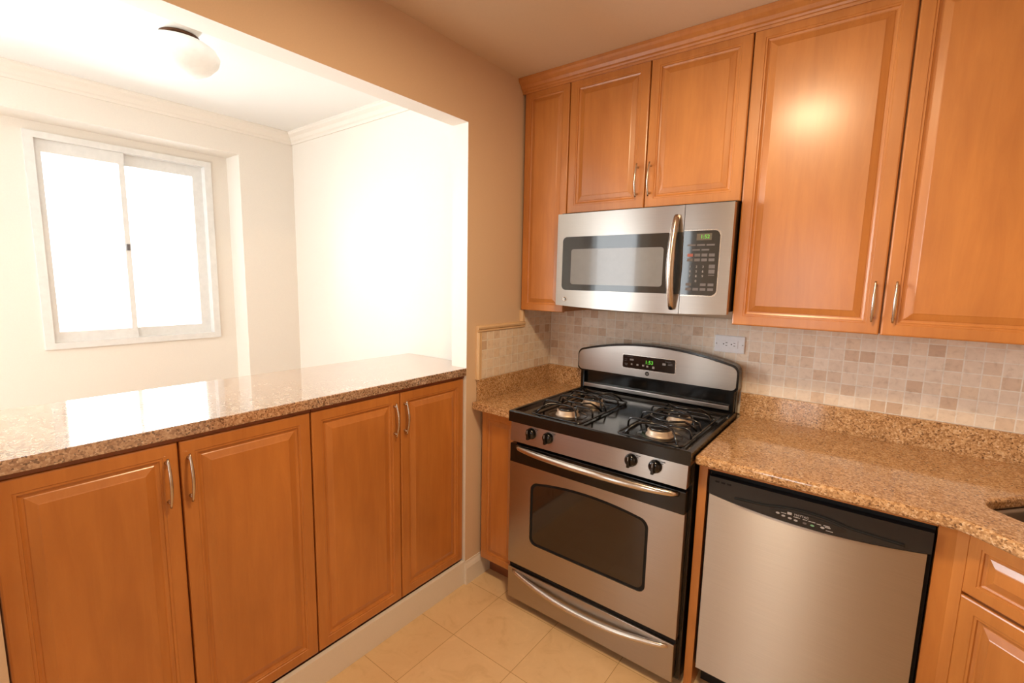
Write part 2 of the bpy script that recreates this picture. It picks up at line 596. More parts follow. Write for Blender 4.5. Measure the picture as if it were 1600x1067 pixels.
# baseboards
bm = BM()
box(bm, -0.020, -0.001, OY0 + 0.001, OY1 - 0.001, 0, 0.118, 0.001)
struct('baseboard_left', bm, M['trim'])
bm = BM()
prof = [(0, 0), (0.014, 0), (0.014, 0.085), (0.010, 0.098), (0.005, 0.108), (0.004, 0.118), (0, 0.118)]
r0 = [bm.verts.new((p, OY1 - 0.004, q)) for p, q in prof]; r1 = [bm.verts.new((p, -0.50, q)) for p, q in prof]
for k in range(len(prof)):
    bm.faces.new((r0[k], r0[(k + 1) % 7], r1[(k + 1) % 7], r1[k]))
bm.faces.new(r0[::-1]); bm.faces.new(r1)
struct('baseboard_corner', bm, M['trim'])

# windows
def window(name, mp, u0, u1, v0, v1, stile):
    """mp: u along wall, v up, w into the room"""
    def bx(bm, a, b, c, d, w0, w1):
        vs = [bm.verts.new(mp(u, v, w)) for w in (w0, w1) for v in (c, d) for u in (a, b)]
        for f in [(0, 2, 3, 1), (4, 5, 7, 6), (0, 1, 5, 4), (2, 6, 7, 3), (0, 4, 6, 2), (1, 3, 7, 5)]:
            bm.faces.new([vs[i] for i in f])
    bm = BM(); t = 0.024
    for (a, b, c, d) in ((u0 - 0.012, u1 + 0.012, v1 - t, v1 + 0.008), (u0 - 0.012, u1 + 0.012, v0 - 0.008, v0 + t), (u0 - 0.012, u0 + t, v0 + t, v1 - t), (u1 - t, u1 + 0.012, v0 + t, v1 - t)):
        bx(bm, a, b, c, d, -0.07, 0.014)
    w = struct(name, bm, M['vinyl'])
    s = 0.026
    m = (stile[0] + stile[1]) / 2
    for (a, b, wz, nm) in ((u0 + t, stile[1], -0.010, 'sash'), (stile[0], u1 - t, -0.038, 'sash')):
        fb = BM()
        lw = s
        rw = (stile[1] - stile[0]) if wz > -0.02 else 0.052
        lw2 = s if wz > -0.02 else (stile[1] - stile[0])
        bx(fb, a, b, v1 - t - 0.060, v1 - t, wz - 0.024, wz)
        bx(fb, a, b, v0 + t, v0 + t + 0.055, wz - 0.024, wz)
        bx(fb, a, a + lw2, v0 + t + 0.055, v1 - t - 0.060, wz - 0.024, wz)
        bx(fb, b - rw, b, v0 + t + 0.055, v1 - t - 0.060, wz - 0.024, wz)
        so = obj(nm, fb, M['vinyl'], w)
        gb = BM()
        bx(gb, a + lw2 - 0.004, b - rw + 0.004, v0 + t + 0.05, v1 - t - 0.055, wz - 0.014, wz - 0.010)
        obj('pane', gb, M['glass'], so)
    lb = BM()
    bx(lb, stile[0] + 0.003, stile[0] + 0.018, (v0 + v1) / 2 - 0.016, (v0 + v1) / 2 + 0.018, -0.010, 0.004)
    obj('latch', lb, M['key_grey'], w)
    return w
window('window_1', lambda u, v, w: Vector((XN + w, u, v)), WY0, WY1, WZ0, WZ1, (-1.481, -1.456))
window('window_2', lambda u, v, w: Vector((XN + w, u, v)), SY0, SY1, WZ0, WZ1, (-2.478, -2.453))
window('window_3', lambda u, v, w: Vector((u, YE + w, v)), ex0, ex1, ez0, ez1, (-0.90, -0.86))

window('added_rear_window', lambda u, v, w: Vector((u, YE + w, v)), 0.64, 1.16, 0.79, 2.01, (0.888, 0.912))  # added window behind the camera, made up to go with the rear fill

# ------------------------------------------------------------------ dining ceiling lamp
LX, LY = -0.668, -1.553
t = thing('ceiling_lamp', 'frosted white globe lamp with bronze fitter on the white dining room ceiling', 'lamp', (LX, LY, DC))
bm = BM()
prof = [(0.0005, 2.225), (0.03, 2.227), (0.065, 2.236), (0.098, 2.254), (0.122, 2.280), (0.128, 2.302), (0.118, 2.322), (0.095, 2.338), (0.066, 2.348), (0.050, 2.353), (0.048, 2.362)]
lathe(bm, prof, (LX, LY, 0), 'z', 40)
obj('lamp_shade', bm, M['frost'], t)
bm = BM()
lathe(bm, [(0.050, 2.350), (0.064, 2.353), (0.066, 2.358), (0.064, 2.363), (0.050, 2.364)], (LX, LY, 0), 'z', 32)
obj('fitter', bm, M['bronze'], t, label='thin dark bronze ring')
bm = BM()
lathe(bm, [(0.050, 2.3645), (0.058, 2.372), (0.072, 2.392), (0.074, DC)], (LX, LY, 0), 'z', 32)
obj('canopy', bm, M['trim'], t)
for a in (-0.65, 1.45, 3.54):
    bm = BM()
    d = Vector((math.cos(a), math.sin(a), 0))
    c = Vector((LX, LY, 2.345))
    tube(bm, [c + d * 0.055, c + d * 0.072], 0.005, 8)
    obj('thumb_screw', bm, M['bronze'], t)

# ------------------------------------------------------------------ pass-through base cabinets and bar top
dy = [OY0 + 0.002, -1.843, -1.457, -1.0746, OY1 - 0.002]
def bar_cabinet(y0, ym, y1, label, group, hl):
    t = thing('base_cabinet', label, 'cabinet', (-0.25, (y0 + y1) / 2, 0), group)
    bm = BM(); box(bm, -0.50, -0.0335, y0, y1, 0.0, 1.041)
    obj('cabinet_body', bm, M['wood_dark'], t)
    bm = BM(); box(bm, -0.033, -0.012, y0 + 0.001, y1 - 0.001, 1.0335, 1.0445)
    obj('top_rail', bm, M['wood_dark'], t)
    mp = map_left(-0.014)
    for a, b, hu in ((y0, ym, ym - 0.031), (ym, y1, ym + 0.021)):
        d = obj('door', panel_bm(mp, a + 0.002, b - 0.002, 0.128, 1.031), M['wood'], t)
        obj('handle', pull_bm(mp, hu, 0.866, 0.982), M['nickel'], d, label='slim bowed satin nickel pull')
bar_cabinet(dy[0], dy[1], dy[2], 'two-door wooden cabinet under the bar counter, the pair nearer the camera', None, 0)
bar_cabinet(dy[2], dy[3], dy[4], 'two-door wooden cabinet under the bar counter, beside the corner with the stove', None, 0)
bm = BM()
poly = [(0.002, OY1 - 0.001), (-WT - 0.001, OY1 - 0.001), (-WT - 0.001, -0.602), (-0.522, -0.602), (-0.545, OY0 - 0.10), (-WT - 0.001, OY0 - 0.10), (-WT - 0.001, OY0 + 0.001), (0.002, OY0 + 0.001)]
extrude_poly(bm, poly, 1.046, 1.081)
bar = obj('bar_countertop', bm, M['granite_bar'])
m = bar.modifiers.new('bevel', 'BEVEL'); m.width = 0.003; m.segments = 2; m.limit_method = 'ANGLE'
tag(bar, 'long polished speckled granite bar top in the wall opening', 'countertop')

# ------------------------------------------------------------------ upper cabinets, microwave
DU = 0.3095          # door face
ZB, ZT = 1.337, 2.40
mpU = map_back(-DU)
def upper(name, label, x0, x1, z0, doors, hs):
    t = thing(name, label, 'cabinet', ((x0 + x1) / 2, -0.15, z0))
    bm = BM(); box(bm, x0 + 0.001, x1 - 0.001, -DU + 0.0205, -0.011, z0 + 0.004, KC - 0.004)
    obj('cabinet_body', bm, M['wood'], t)
    for (a, b), h in zip(doors, hs):
        s = 0.8 if b - a < 0.3 else 1.0
        d = obj('door', panel_bm(mpU, a + 0.002, b - 0.002, z0, ZT, s), M['wood'], t)
        if h:
            obj('handle', pull_bm(mpU, h[0], h[1], h[2]), M['nickel'], d, label='slim bowed satin nickel pull')
    return t
X1, X2, X3 = 0.2685, 1.0325, 1.489
upper('wall_cabinet', 'narrow single-door wooden wall cabinet in the corner left of the microwave', 0.012, X1, ZB, [(0.012, X1)], [None])
upper('wall_cabinet', 'short two-door wooden wall cabinet directly above the microwave', X1, X2, 1.8035, [(X1, X1 + 0.382), (X1 + 0.382, X2)], [(0.616, 1.862, 1.975), (0.672, 1.862, 1.975)])
upper('wall_cabinet', 'tall two-door wooden wall cabinet right of the microwave above the outlet', X2, 1.95, ZB, [(X2, X3), (X3, 1.95)], [(1.464, 1.392, 1.50), (1.519, 1.392, 1.50)])
# crown moulding over all three
bm = BM()
prof = [(0.309, 2.388), (0.3150, 2.388), (0.3165, 2.396), (0.320, 2.398), (0.322, 2.405), (0.328, 2.409), (0.334, 2.420), (0.346, 2.432), (0.352, 2.440), (0.3535, 2.4515), (0.309, 2.4515)]
r0 = [bm.verts.new((0.002, -p, q)) for p, q in prof]; r1 = [bm.verts.new((1.955, -p, q)) for p, q in prof]
n = len(prof)
for k in range(n):
    bm.faces.new((r0[k], r0[(k + 1) % n], r1[(k + 1) % n], r1[k]))
bm.faces.new(r0[::-1]); bm.faces.new(r1)
o = obj('crown_molding', bm, M['wood'])
tag(o, 'stained wooden crown molding along the top of the wall cabinets', 'molding')

# microwave
MX0, MX1, MZ0, MZ1 = 0.272, 1.030, 1.378, 1.792
msag = lambda x: MZ0 - 0.010 * (1 - ((x - 0.651) / 0.379) ** 2)
mc = (MX0 + MX1) / 2
yfM = lambda x: -0.382 - 0.004 * (1 - ((x - mc) / (MX1 - mc)) ** 2)
t = thing('microwave', 'stainless over-range microwave with black window and keypad', 'microwave', (mc, -0.2, MZ0))
bm = BM(); box(bm, MX0 + 0.002, MX1 - 0.002, -0.352, -0.012, MZ0 + 0.008, MZ1 + 0.008, 0.002)
obj('housing', bm, M['black_matte'], t)
XD = 0.852
def xs_lin(a, b, n):
    return [a + (b - a) * k / n for k in range(n + 1)]
off = lambda d: (lambda x: yfM(x) - d)
bm = BM()
strip_slab(bm, xs_lin(MX0, XD - 0.001, 24), msag, lambda x: MZ1, yfM, lambda x: -0.353)
door = obj('door', bm, M['steel'], t)
xs, lo, hi = rr(0.303, XD - 0.0015, 1.449, 1.689, 0.022)
xs = [x for x in xs if x < XD - 0.022] + [XD - 0.0015]
lo2 = lambda x: lo(x) if x < 0.5 else 1.449
hi2 = lambda x: hi(x) if x < 0.5 else 1.689
bm = BM(); strip_slab(bm, xs, lo2, hi2, off(0.0015), off(-0.004))
win = obj('window', bm, M['smoked'], door, label='glossy black microwave window')
xs, lo, hi = rr(0.350, 0.778, 1.476, 1.634, 0.012)
bm = BM(); strip_slab(bm, xs, lo, hi, off(0.0022), off(-0.003))
obj('screen', bm, M['mw_screen'], door, label='lighter grey see-through mesh')
bm = BM()
pts, rad = [], []
for k in range(25):
    s = k / 24
    z = 1.392 + (1.750 - 1.392) * s
    pts.append((0.825, yfM(0.825) - 0.006 - 0.042 * math.sin(math.pi * s) ** 0.7, z)); rad.append(0.0125 + 0.004 * math.sin(math.pi * s))
tube(bm, pts, rad, 12)
obj('handle', bm, M['nickel'], door, label='curved vertical stainless bar')
xl, zl = 0.322, 1.408
def mpM(u, v, w):
    return Vector((u, yfM(u) - w, v))
bm = BM(); lathe(bm, [(0.0115, 0.0), (0.0115, 0.002), (0.0095, 0.0035), (0.0088, 0.0026), (0.0005, 0.0028)], (xl, yfM(xl) + 0.0005, zl), 'y', 24, -1)
emb = obj('emblem', bm, M['nickel'], door, label='round chrome maker emblem')
bm = text_bm('GE', 0.0115, lambda u, v, w: Vector((xl + u, yfM(xl) - 0.0028 - w, zl + v)))
obj('monogram', bm, M['charcoal'], emb)
bm = BM()
strip_slab(bm, xs_lin(XD + 0.001, MX1, 10), msag, lambda x: MZ1, yfM, lambda x: -0.353)
cp = obj('control_fascia', bm, M['steel'], t)
xs, lo, hi = rr(XD + 0.002, 0.992, 1.447, 1.692, 0.022)
xs = [XD + 0.002] + [x for x in xs if x > XD + 0.03]
bm = BM(); strip_slab(bm, xs, (lambda x: lo(x) - 0.004 if x > 0.92 else 1.443), (lambda x: hi(x) + 0.004 if x > 0.92 else 1.696), off(0.0010), off(-0.004))
obj('bezel', bm, M['nickel'], cp)
xs = [XD + 0.002] + [x for x in rr(XD + 0.002, 0.988, 1.447, 1.692, 0.022)[0] if x > XD + 0.03]
xs, lo, hi = (xs,) + rr(XD + 0.002, 0.988, 1.447, 1.692, 0.022)[1:]
bm = BM(); strip_slab(bm, xs, (lambda x: lo(x) if x > 0.92 else 1.447), (lambda x: hi(x) if x > 0.92 else 1.692), off(0.0018), off(-0.003))
kp = obj('keypad_panel', bm, M['smoked'], cp)
bm = BM(); strip_slab(bm, xs_lin(0.903, 0.958, 4), lambda x: 1.656, lambda x: 1.681, off(0.0024), off(-0.001))
dsp = obj('clock_display', bm, M['lcd'], cp, label='olive display with green digits')
bm = text_bm('1:52', 0.020, lambda u, v, w: mpM(0.934 + u, 1.6685 + v, 0.0025 + w))
obj('digits', bm, M['led'], cp, label='glowing green clock digits')
def key(x, z, w, h, mat='key_grey'):
    bm = BM(); strip_slab(bm, xs_lin(x - w / 2, x + w / 2, 2), lambda q: z - h / 2, lambda q: z + h / 2, off(0.0023), off(-0.001))
    obj('key', bm, M[mat], cp)
for x in (0.886, 0.921, 0.956): key(x, 1.638, 0.030, 0.006)
for x in (0.904, 0.938): key(x, 1.620, 0.028, 0.006)
for j, z in enumerate((1.600, 1.582)):
    for i, x in enumerate((0.883, 0.910, 0.936, 0.963)):
        key(x, z, 0.021, 0.011, 'red_mark' if i == 0 and j == 0 else 'key_grey')
key(0.966, 1.557, 0.022, 0.014); key(0.966, 1.538, 0.022, 0.015); key(0.966, 1.524, 0.022, 0.003)
for j, z in enumerate((1.488, 1.470)):
    for i, x in enumerate((0.884, 0.911, 0.938, 0.966)):
        if not (i == 1 and j == 0):
            key(x, z, 0.021, 0.010)
for s, x, z in (('1', 0.886, 1.556), ('2', 0.910, 1.556), ('3', 0.934, 1.556), ('4', 0.886, 1.538), ('5', 0.910, 1.538), ('6', 0.934, 1.538),
                ('7', 0.886, 1.520), ('8', 0.910, 1.520), ('9', 0.934, 1.520), ('0', 0.910, 1.501)):
    bm = text_bm(s, 0.012, lambda u, v, w, x=x, z=z: mpM(x + u, z + v, 0.0022 + w))
    obj('number_key', bm, M['grey_mark'], cp)

# ------------------------------------------------------------------ tile backsplash, outlet
bm = BM()
box(bm, 0.010, XR - 0.002, -0.010, -0.0005, 0.9155, ZB - 0.001)
o = obj('tile_backsplash', bm, M['tile_back'])
tag(o, 'beige tumbled stone tile backsplash along the wall behind the stove', 'backsplash')
TY = -0.612
t = thing('tile_backsplash', 'short beige stone tile backsplash on the side wall left of the stove', 'backsplash', (0.0, -0.3, 1.016))
bm = BM()
box(bm, 0.0005, 0.010, TY + 0.0038, -0.0105, 1.0165, 1.2420)
box(bm, 0.0005, 0.010, -0.268, -0.0105, 1.2420, ZB - 0.001)
obj('tile_field', bm, M['tile_left'], t)
bm = BM()
def liner(bm, a, b, side):
    # rounded stone moulding with a bead; side points from the outer to the inner edge
    a, b, side = Vector(a), Vector(b), Vector(side)
    prof = [(0.0, 0.0005), (0.0, 0.010), (0.002, 0.016), (0.008, 0.0195), (0.016, 0.018), (0.020, 0.0125), (0.0215, 0.0115), (0.0235, 0.0145), (0.027, 0.0155), (0.030, 0.0135), (0.0315, 0.0105), (0.0315, 0.0005)]
    X = Vector((1, 0, 0))
    r0 = [bm.verts.new(a + side * p + X * q) for p, q in prof]
    r1 = [bm.verts.new(b + side * p + X * q) for p, q in prof]
    n = len(prof)
    for k in range(n):
        bm.faces.new((r0[k], r0[(k + 1) % n], r1[(k + 1) % n], r1[k]))
    bm.faces.new(r0[::-1]); bm.faces.new(r1)
liner(bm, (0, TY - 0.028, 1.0165), (0, TY - 0.028, 1.2425), (0, 1, 0))
liner(bm, (0, TY - 0.028, 1.274), (0, -0.2685, 1.274), (0, 0, -1))
liner(bm, (0, -0.300, 1.2745), (0, -0.300, ZB - 0.002), (0, 1, 0))
obj('liner_trim', bm, M['stone_trim'], t, label='rounded stone edge liner')

t = thing('wall_outlet', 'white horizontal duplex wall outlet on the tile right of the stove', 'outlet', (0.967, -0.010, 1.224))
bm = BM(); box(bm, 0.904, 1.030, -0.0165, -0.0102, 1.186, 1.262, 0.003)
obj('cover_plate', bm, M['outlet'], t)
bm = BM(); box(bm, 0.932, 1.002, -0.0185, -0.0160, 1.207, 1.241, 0.001)
rc = obj('receptacle', bm, M['outlet'], t)
for cx in (0.949, 0.982):
    bm = BM()
    box(bm, cx + 0.002, cx + 0.010, -0.0188, -0.0180, 1.229, 1.2315); box(bm, cx + 0.002, cx + 0.010, -0.0188, -0.0180, 1.2165, 1.219)
    lathe(bm, [(0.0028, 0), (0.0028, 0.0005)], (cx - 0.006, -0.0183, 1.224), 'y', 12, -1)
    obj('socket', bm, M['charcoal'], rc)
for cx in (0.912, 1.022):
    bm = BM()
    lathe(bm, [(0.0032, 0), (0.0028, 0.001), (0.0005, 0.0012)], (cx, -0.0163, 1.224), 'y', 12, -1)
    obj('screw', bm, M['grey_mark'], t)

# ------------------------------------------------------------------ counters beside the stove
def bullnose(o, w=0.012):
    m = o.modifiers.new('bevel', 'BEVEL'); m.width = w; m.segments = 4; m.limit_method = 'ANGLE'; m.angle_limit = math.radians(50)
SX0, SX1 = 0.254, 1.031      # stove
CZ = 0.914
t = thing('corner_countertop', 'small granite countertop in the corner left of the stove', 'countertop', (0.12, -0.33, CZ))
bm = BM(); extrude_poly(bm, [(0.001, -0.012), (0.001, -0.640), (0.001, -0.666), (SX0 - 0.003, -0.668), (SX0 - 0.003, -0.012)], 0.880, CZ)
o = obj('slab', bm, M['granite'], t); bullnose(o, 0.010)
bm = BM(); box(bm, 0.0015, 0.021, -0.632, -0.0125, CZ, 1.016, 0.001)
obj('side_splash', bm, M['granite'], t)
bm = BM(); box(bm, 0.0215, SX0 - 0.003, -0.031, -0.0125, CZ, 1.016, 0.001)
obj('back_splash', bm, M['granite'], t)

P0 = Vector((1.697, -0.672)); FD = Vector((0.755, -0.656)); FN = Vector((-0.656, -0.755))
P1 = P0 + FD * 0.46
t = thing('main_countertop', 'large granite countertop right of the stove with a sink cutout', 'countertop', (1.6, -0.33, CZ))
sc = Vector((1.742, -0.512))                     # left corner of the basin
FB = -FN
def rrect(c, a, b, la, lb, r, n=6):
    pts = []
    for (ca, cb, st) in ((r, r, 180), (la - r, r, 270), (la - r, lb - r, 0), (r, lb - r, 90)):
        for k in range(n + 1):
            an = math.radians(st + 90 * k / n)
            u, v = ca + r * math.cos(an), cb + r * math.sin(an)
            q = c + a * u + b * v
            pts.append((q.x, q.y))
    return pts
hole = rrect(sc, FD, FB, 0.50, 0.34, 0.06)
bm = BM()
extrude_poly(bm, [(SX1 + 0.004, -0.0125), (SX1 + 0.004, -0.668), (1.40, -0.672), (P0.x - 0.03, P0.y - 0.002), (P0.x, P0.y - 0.006), (P0.x + 0.03, P0.y - 0.025), (P1.x, P1.y), (P1.x, -1.20), (XR - 0.003, -1.20), (XR - 0.003, -0.0125)], 0.880, CZ, [hole])
o = obj('slab', bm, M['granite'], t); bullnose(o, 0.010)
bm = BM(); box(bm, SX1 + 0.004, XR - 0.004, -0.031, -0.0125, CZ, 1.016, 0.001)
obj('back_splash', bm, M['granite'], t)
# sink bowl
bm = BM()
N = len(hole)
cen = sc + FD * 0.25 + FB * 0.17
def ring(scale, z):
    return [bm.verts.new((cen.x + (p[0] - cen.x) * scale, cen.y + (p[1] - cen.y) * scale, z)) for p in hole]
rs = [ring(1.06, 0.8785), ring(1.0, 0.8785), ring(0.985, 0.87), ring(0.97, 0.72), ring(0.93, 0.70), ring(0.05, 0.695)]
for a, b in zip(rs, rs[1:]):
    for k in range(N):
        f = bm.faces.new((a[k], a[(k + 1) % N], b[(k + 1) % N], b[k])); f.smooth = True
bm.faces.new(rs[-1])
o = obj('kitchen_sink', bm, M['sink'], None, (cen.x, cen.y, 0.878))
m = o.modifiers.new('wall', 'SOLIDIFY'); m.thickness = 0.0012
tag(o, 'dark steel undermount sink set in the granite at the right edge', 'sink')

# left base cabinet
t = thing('base_cabinet', 'narrow wooden base cabinet squeezed between the wall and the stove', 'cabinet', (0.13, -0.3, 0))
bm = BM(); box(bm, 0.016, SX0 - 0.004, -0.588, -0.012, 0.10, 0.878); box(bm, 0.016, SX0 - 0.004, -0.53, -0.012, 0.0, 0.10)
obj('cabinet_body', bm, M['wood_dark'], t)
obj('door', panel_bm(map_back(-0.608), 0.018, SX0 - 0.006, 0.105, 0.866, 0.85), M['wood'], t)

# dishwasher surround + corner sink cabinet
t = thing('cabinet_frame', 'thin wooden panel and rail framing the dishwasher', 'panel', (1.05, -0.3, 0))
bm = BM(); box(bm, SX1 + 0.006, 1.066, -0.612, -0.02, 0.0, 0.878, 0.0008)
obj('side_panel', bm, M['wood'], t)
bm = BM(); box(bm, 1.0665, 1.664, -0.612, -0.58, 0.856, 0.878)
obj('top_rail', bm, M['wood'], t)
SP = Vector((1.706, -0.607))
mpD = map_diag(SP, FD, FN)
t = thing('sink_cabinet', 'angled wooden corner cabinet under the sink with drawer above door', 'cabinet', (1.85, -0.55, 0))
bm = BM()
fa = SP + FD * 0.0256; fb_ = fa - FN * 0.0185
extrude_poly(bm, [(1.666, -0.610), (1.704, -0.610), (fa.x, fa.y), (fb_.x, fb_.y), (1.700, -0.560), (1.666, -0.560)], 0.0, 0.878)
obj('filler_panel', bm, M['wood'], t)
bm = BM()
def prism(bm, poly, z0, z1):
    extrude_poly(bm, poly, z0, z1)
q0, q1 = SP - FN * 0.0205, SP + FD * 0.46 - FN * 0.0205
prism(bm, [(q0.x + 0.03, -0.54), (q0.x + 0.02, q0.y - 0.0174), (q1.x, q1.y), (2.55, q1.y), (2.55, -0.60)], 0.0, 0.690)
bm2 = bm
obj('cabinet_body', bm2, M['wood'], t)
bm = BM()
a0, a1 = SP + FN * -0.0205, SP + FD * 0.46 - FN * 0.0205
a0 = a0 + FD * 0.024
b1, b0 = a1 - FN * 0.02, a0 - FN * 0.02
prism(bm, [(a0.x, a0.y), (a1.x, a1.y), (b1.x, b1.y), (b0.x, b0.y)], 0.690, 0.878)
obj('face_frame', bm, M['wood'], t)
d = obj('drawer_front', panel_bm(mpD, 0.024, 0.44, 0.700, 0.866, 0.85), M['wood'], t)
d = obj('door', panel_bm(mpD, 0.024, 0.44, 0.10, 0.692), M['wood'], t)

# ------------------------------------------------------------------ dishwasher
DX0, DX1 = 1.070, 1.662
t = thing('dishwasher', 'built-in dishwasher with stainless door and black control panel', 'dishwasher', ((DX0 + DX1) / 2, -0.3, 0))
bm = BM(); box(bm, DX0, DX1, -0.596, -0.04, 0.10, 0.853)
obj('tub', bm, M['deep_black'], t)
bm = BM(); box(bm, DX0 + 0.01, DX1 - 0.01, -0.54, -0.04, 0.0, 0.098)
obj('toe_kick', bm, M['black_matte'], t)
dm = (DX0 + DX1) / 2
sag = lambda x: 0.024 * (1 - ((x - dm) / 0.288) ** 2)
seam = lambda x: 0.776 - sag(x)
bow = lambda x: -0.622 - 0.004 * (1 - ((x - dm) / 0.288) ** 2)
bm = BM(); strip_slab(bm, xs_lin(DX0 + 0.009, DX1 - 0.012, 24), lambda x: 0.105, lambda x: seam(x) - 0.002, bow, lambda x: -0.597)
obj('door', bm, M['steel_v'], t)
bm = BM(); strip_slab(bm, xs_lin(DX0 + 0.006, DX1 - 0.004, 24), lambda x: seam(x), lambda x: 0.838, lambda x: bow(x) - 0.001, lambda x: -0.597)
cp = obj('control_panel', bm, M['charcoal'], t)
# scooped pull and raised console
def lens(x0, x1, zc, h, bulge):
    return lambda x: zc - h
up = lambda x: 0.792 + 0.010 * math.exp(-((x - dm) / 0.09) ** 4) * 1.0 - 0.016 * abs(x - dm) / 0.20 * 0.6
bm = BM()
strip_slab(bm, xs_lin(dm - 0.205, dm + 0.235, 40), lambda x: min(seam(x) + 0.003, up(x) - 0.0005), lambda x: max(up(x), seam(x) + 0.0035), lambda x: bow(x) - 0.006, lambda x: -0.60)
con = obj('console', bm, M['charcoal'], cp)
bm = BM()
pts = [(x, bow(x) - 0.0035, max(up(x), seam(x) + 0.004) + 0.0015) for x in xs_lin(dm - 0.205, dm + 0.235, 40)]
tube(bm, pts, 0.0040, 6)
obj('pull_groove', bm, M['deep_black'], cp)
ocx, ocz = dm + 0.002, 0.7775
xs = [ocx + 0.100 * math.cos(math.pi * (1 - k / 24)) for k in range(25)]
ell = lambda x: 0.016 * math.sqrt(max(0, 1 - ((x - ocx) / 0.100) ** 2))
bm = BM(); strip_slab(bm, xs, lambda x: ocz - ell(x) - 0.0002, lambda x: ocz + ell(x) + 0.0002, lambda x: bow(x) - 0.0085, lambda x: bow(x))
obj('button_field', bm, M['black_matte'], cp)
mpW = lambda u, v, w: Vector((u, bow(u) - 0.0085 - w, v))
for i, (u, v, m_) in enumerate([(-0.078, 0.7785, 'grey_mark'), (-0.062, 0.774, 'grey_mark'), (-0.044, 0.7715, 'grey_mark'), (-0.028, 0.7695, 'grey_mark'), (-0.004, 0.7685, 'key_grey'), (0.016, 0.768, 'green_mark'), (0.042, 0.7705, 'grey_mark')]):
    bm = BM(); lathe(bm, [(0.0055, 0), (0.0055, 0.0006)], (ocx + u, bow(ocx) - 0.0084, v), 'y', 14, -1)
    for vv in bm.verts:
        vv.co.z = v + (vv.co.z - v) * 0.55
    obj('button', bm, M[m_], cp)
for (u, v, w, h) in [(-0.062, 0.783, 0.014, 0.002), (-0.026, 0.780, 0.018, 0.002), (-0.004, 0.7795, 0.012, 0.002), (0.014, 0.779, 0.018, 0.002), (0.032, 0.7775, 0.012, 0.002), (0.052, 0.7785, 0.016, 0.0025), (0.055, 0.7745, 0.014, 0.0025), (0.060, 0.765, 0.018, 0.0018)]:
    bm = BM()
    x = ocx + u
    box(bm, x - w / 2, x + w / 2, bow(x) - 0.0090, bow(x) - 0.0080, v - h / 2, v + h / 2)
    obj('button_legend', bm, M['grey_mark'], cp)
bm = text_bm('MAYTAG', 0.0095, lambda u, v, w: mpW(ocx - 0.014 + u, 0.7870 + v, w))
obj('lettering', bm, M['grey_mark'], cp, label='small pale maker lettering')
bm = BM(); x = ocx - 0.046
box(bm, x - 0.006, x + 0.006, bow(x) - 0.0090, bow(x) - 0.0080, 0.7825, 0.7905)
obj('emblem', bm, M['grey_mark'], cp, label='small pale square maker emblem')
for k in range(3):
    bm = BM(); x = DX0 + 0.032 + k * 0.019
    box(bm, x - 0.0068, x + 0.0068, bow(x) - 0.0016, bow(x), 0.8205, 0.8265, 0.0007)
    obj('vent_slot', bm, M['deep_black'], cp)

# ------------------------------------------------------------------ gas stove
sm = (SX0 + SX1) / 2
t = thing('gas_stove', 'freestanding stainless gas stove with black cooktop and four burners', 'stove', (sm, -0.34, 0))
bm = BM(); box(bm, SX0 + 0.002, SX1 - 0.002, -0.640, -0.035, 0.035, 0.893)
obj('chassis', bm, M['black'], t)
for (x, y) in ((SX0 + 0.05, -0.58), (SX1 - 0.05, -0.58), (SX0 + 0.05, -0.10), (SX1 - 0.05, -0.10)):
    bm = BM(); lathe(bm, [(0.018, 0), (0.018, 0.012), (0.010, 0.014), (0.010, 0.036)], (x, y, 0), 'z', 14); obj('foot', bm, M['black_matte'], t)
# cooktop
bm = BM()
F = -0.700
def rect(i, z, fy=0):
    return [bm.verts.new(p) for p in ((SX0 + i, F + i + fy, z), (SX1 - i, F + i + fy, z), (SX1 - i, -0.075 - i, z), (SX0 + i, -0.075 - i, z))]
rings = [rect(0.010, 0.879), rect(0.0, 0.882), rect(0.0, 0.926), rect(0.004, 0.931), rect(0.016, 0.931), rect(0.024, 0.926), rect(0.045, 0.920)]
for a, b in zip(rings, rings[1:]):
    for k in range(4):
        bm.faces.new((a[k], a[(k + 1) % 4], b[(k + 1) % 4], b[k]))
bm.faces.new(rings[-1]); bm.faces.new(rings[0][::-1])
ct = obj('cooktop', bm, M['black'], t)
# burners
BX = ((0.468, -0.565), (0.462, -0.325), (0.872, -0.565), (0.866, -0.325))
for (x, y) in BX:
    b = BM(); lathe(b, [(0.085, 0.9195), (0.082, 0.9215), (0.060, 0.9195)], (x, y, 0), 'z', 36)
    bp_ = obj('burner_bowl', b, M['black'], ct)
    b = BM(); lathe(b, [(0.052, 0.920), (0.050, 0.926), (0.044, 0.930), (0.046, 0.942), (0.042, 0.945)], (x, y, 0), 'z', 36)
    obj('burner_head', b, M['burner_alloy'], ct, label='tan metal burner ring')
    b = BM(); lathe(b, [(0.040, 0.945), (0.0405, 0.950), (0.036, 0.954), (0.0005, 0.9555)], (x, y, 0), 'z', 32)
    obj('burner_cap', b, M['iron'], ct)
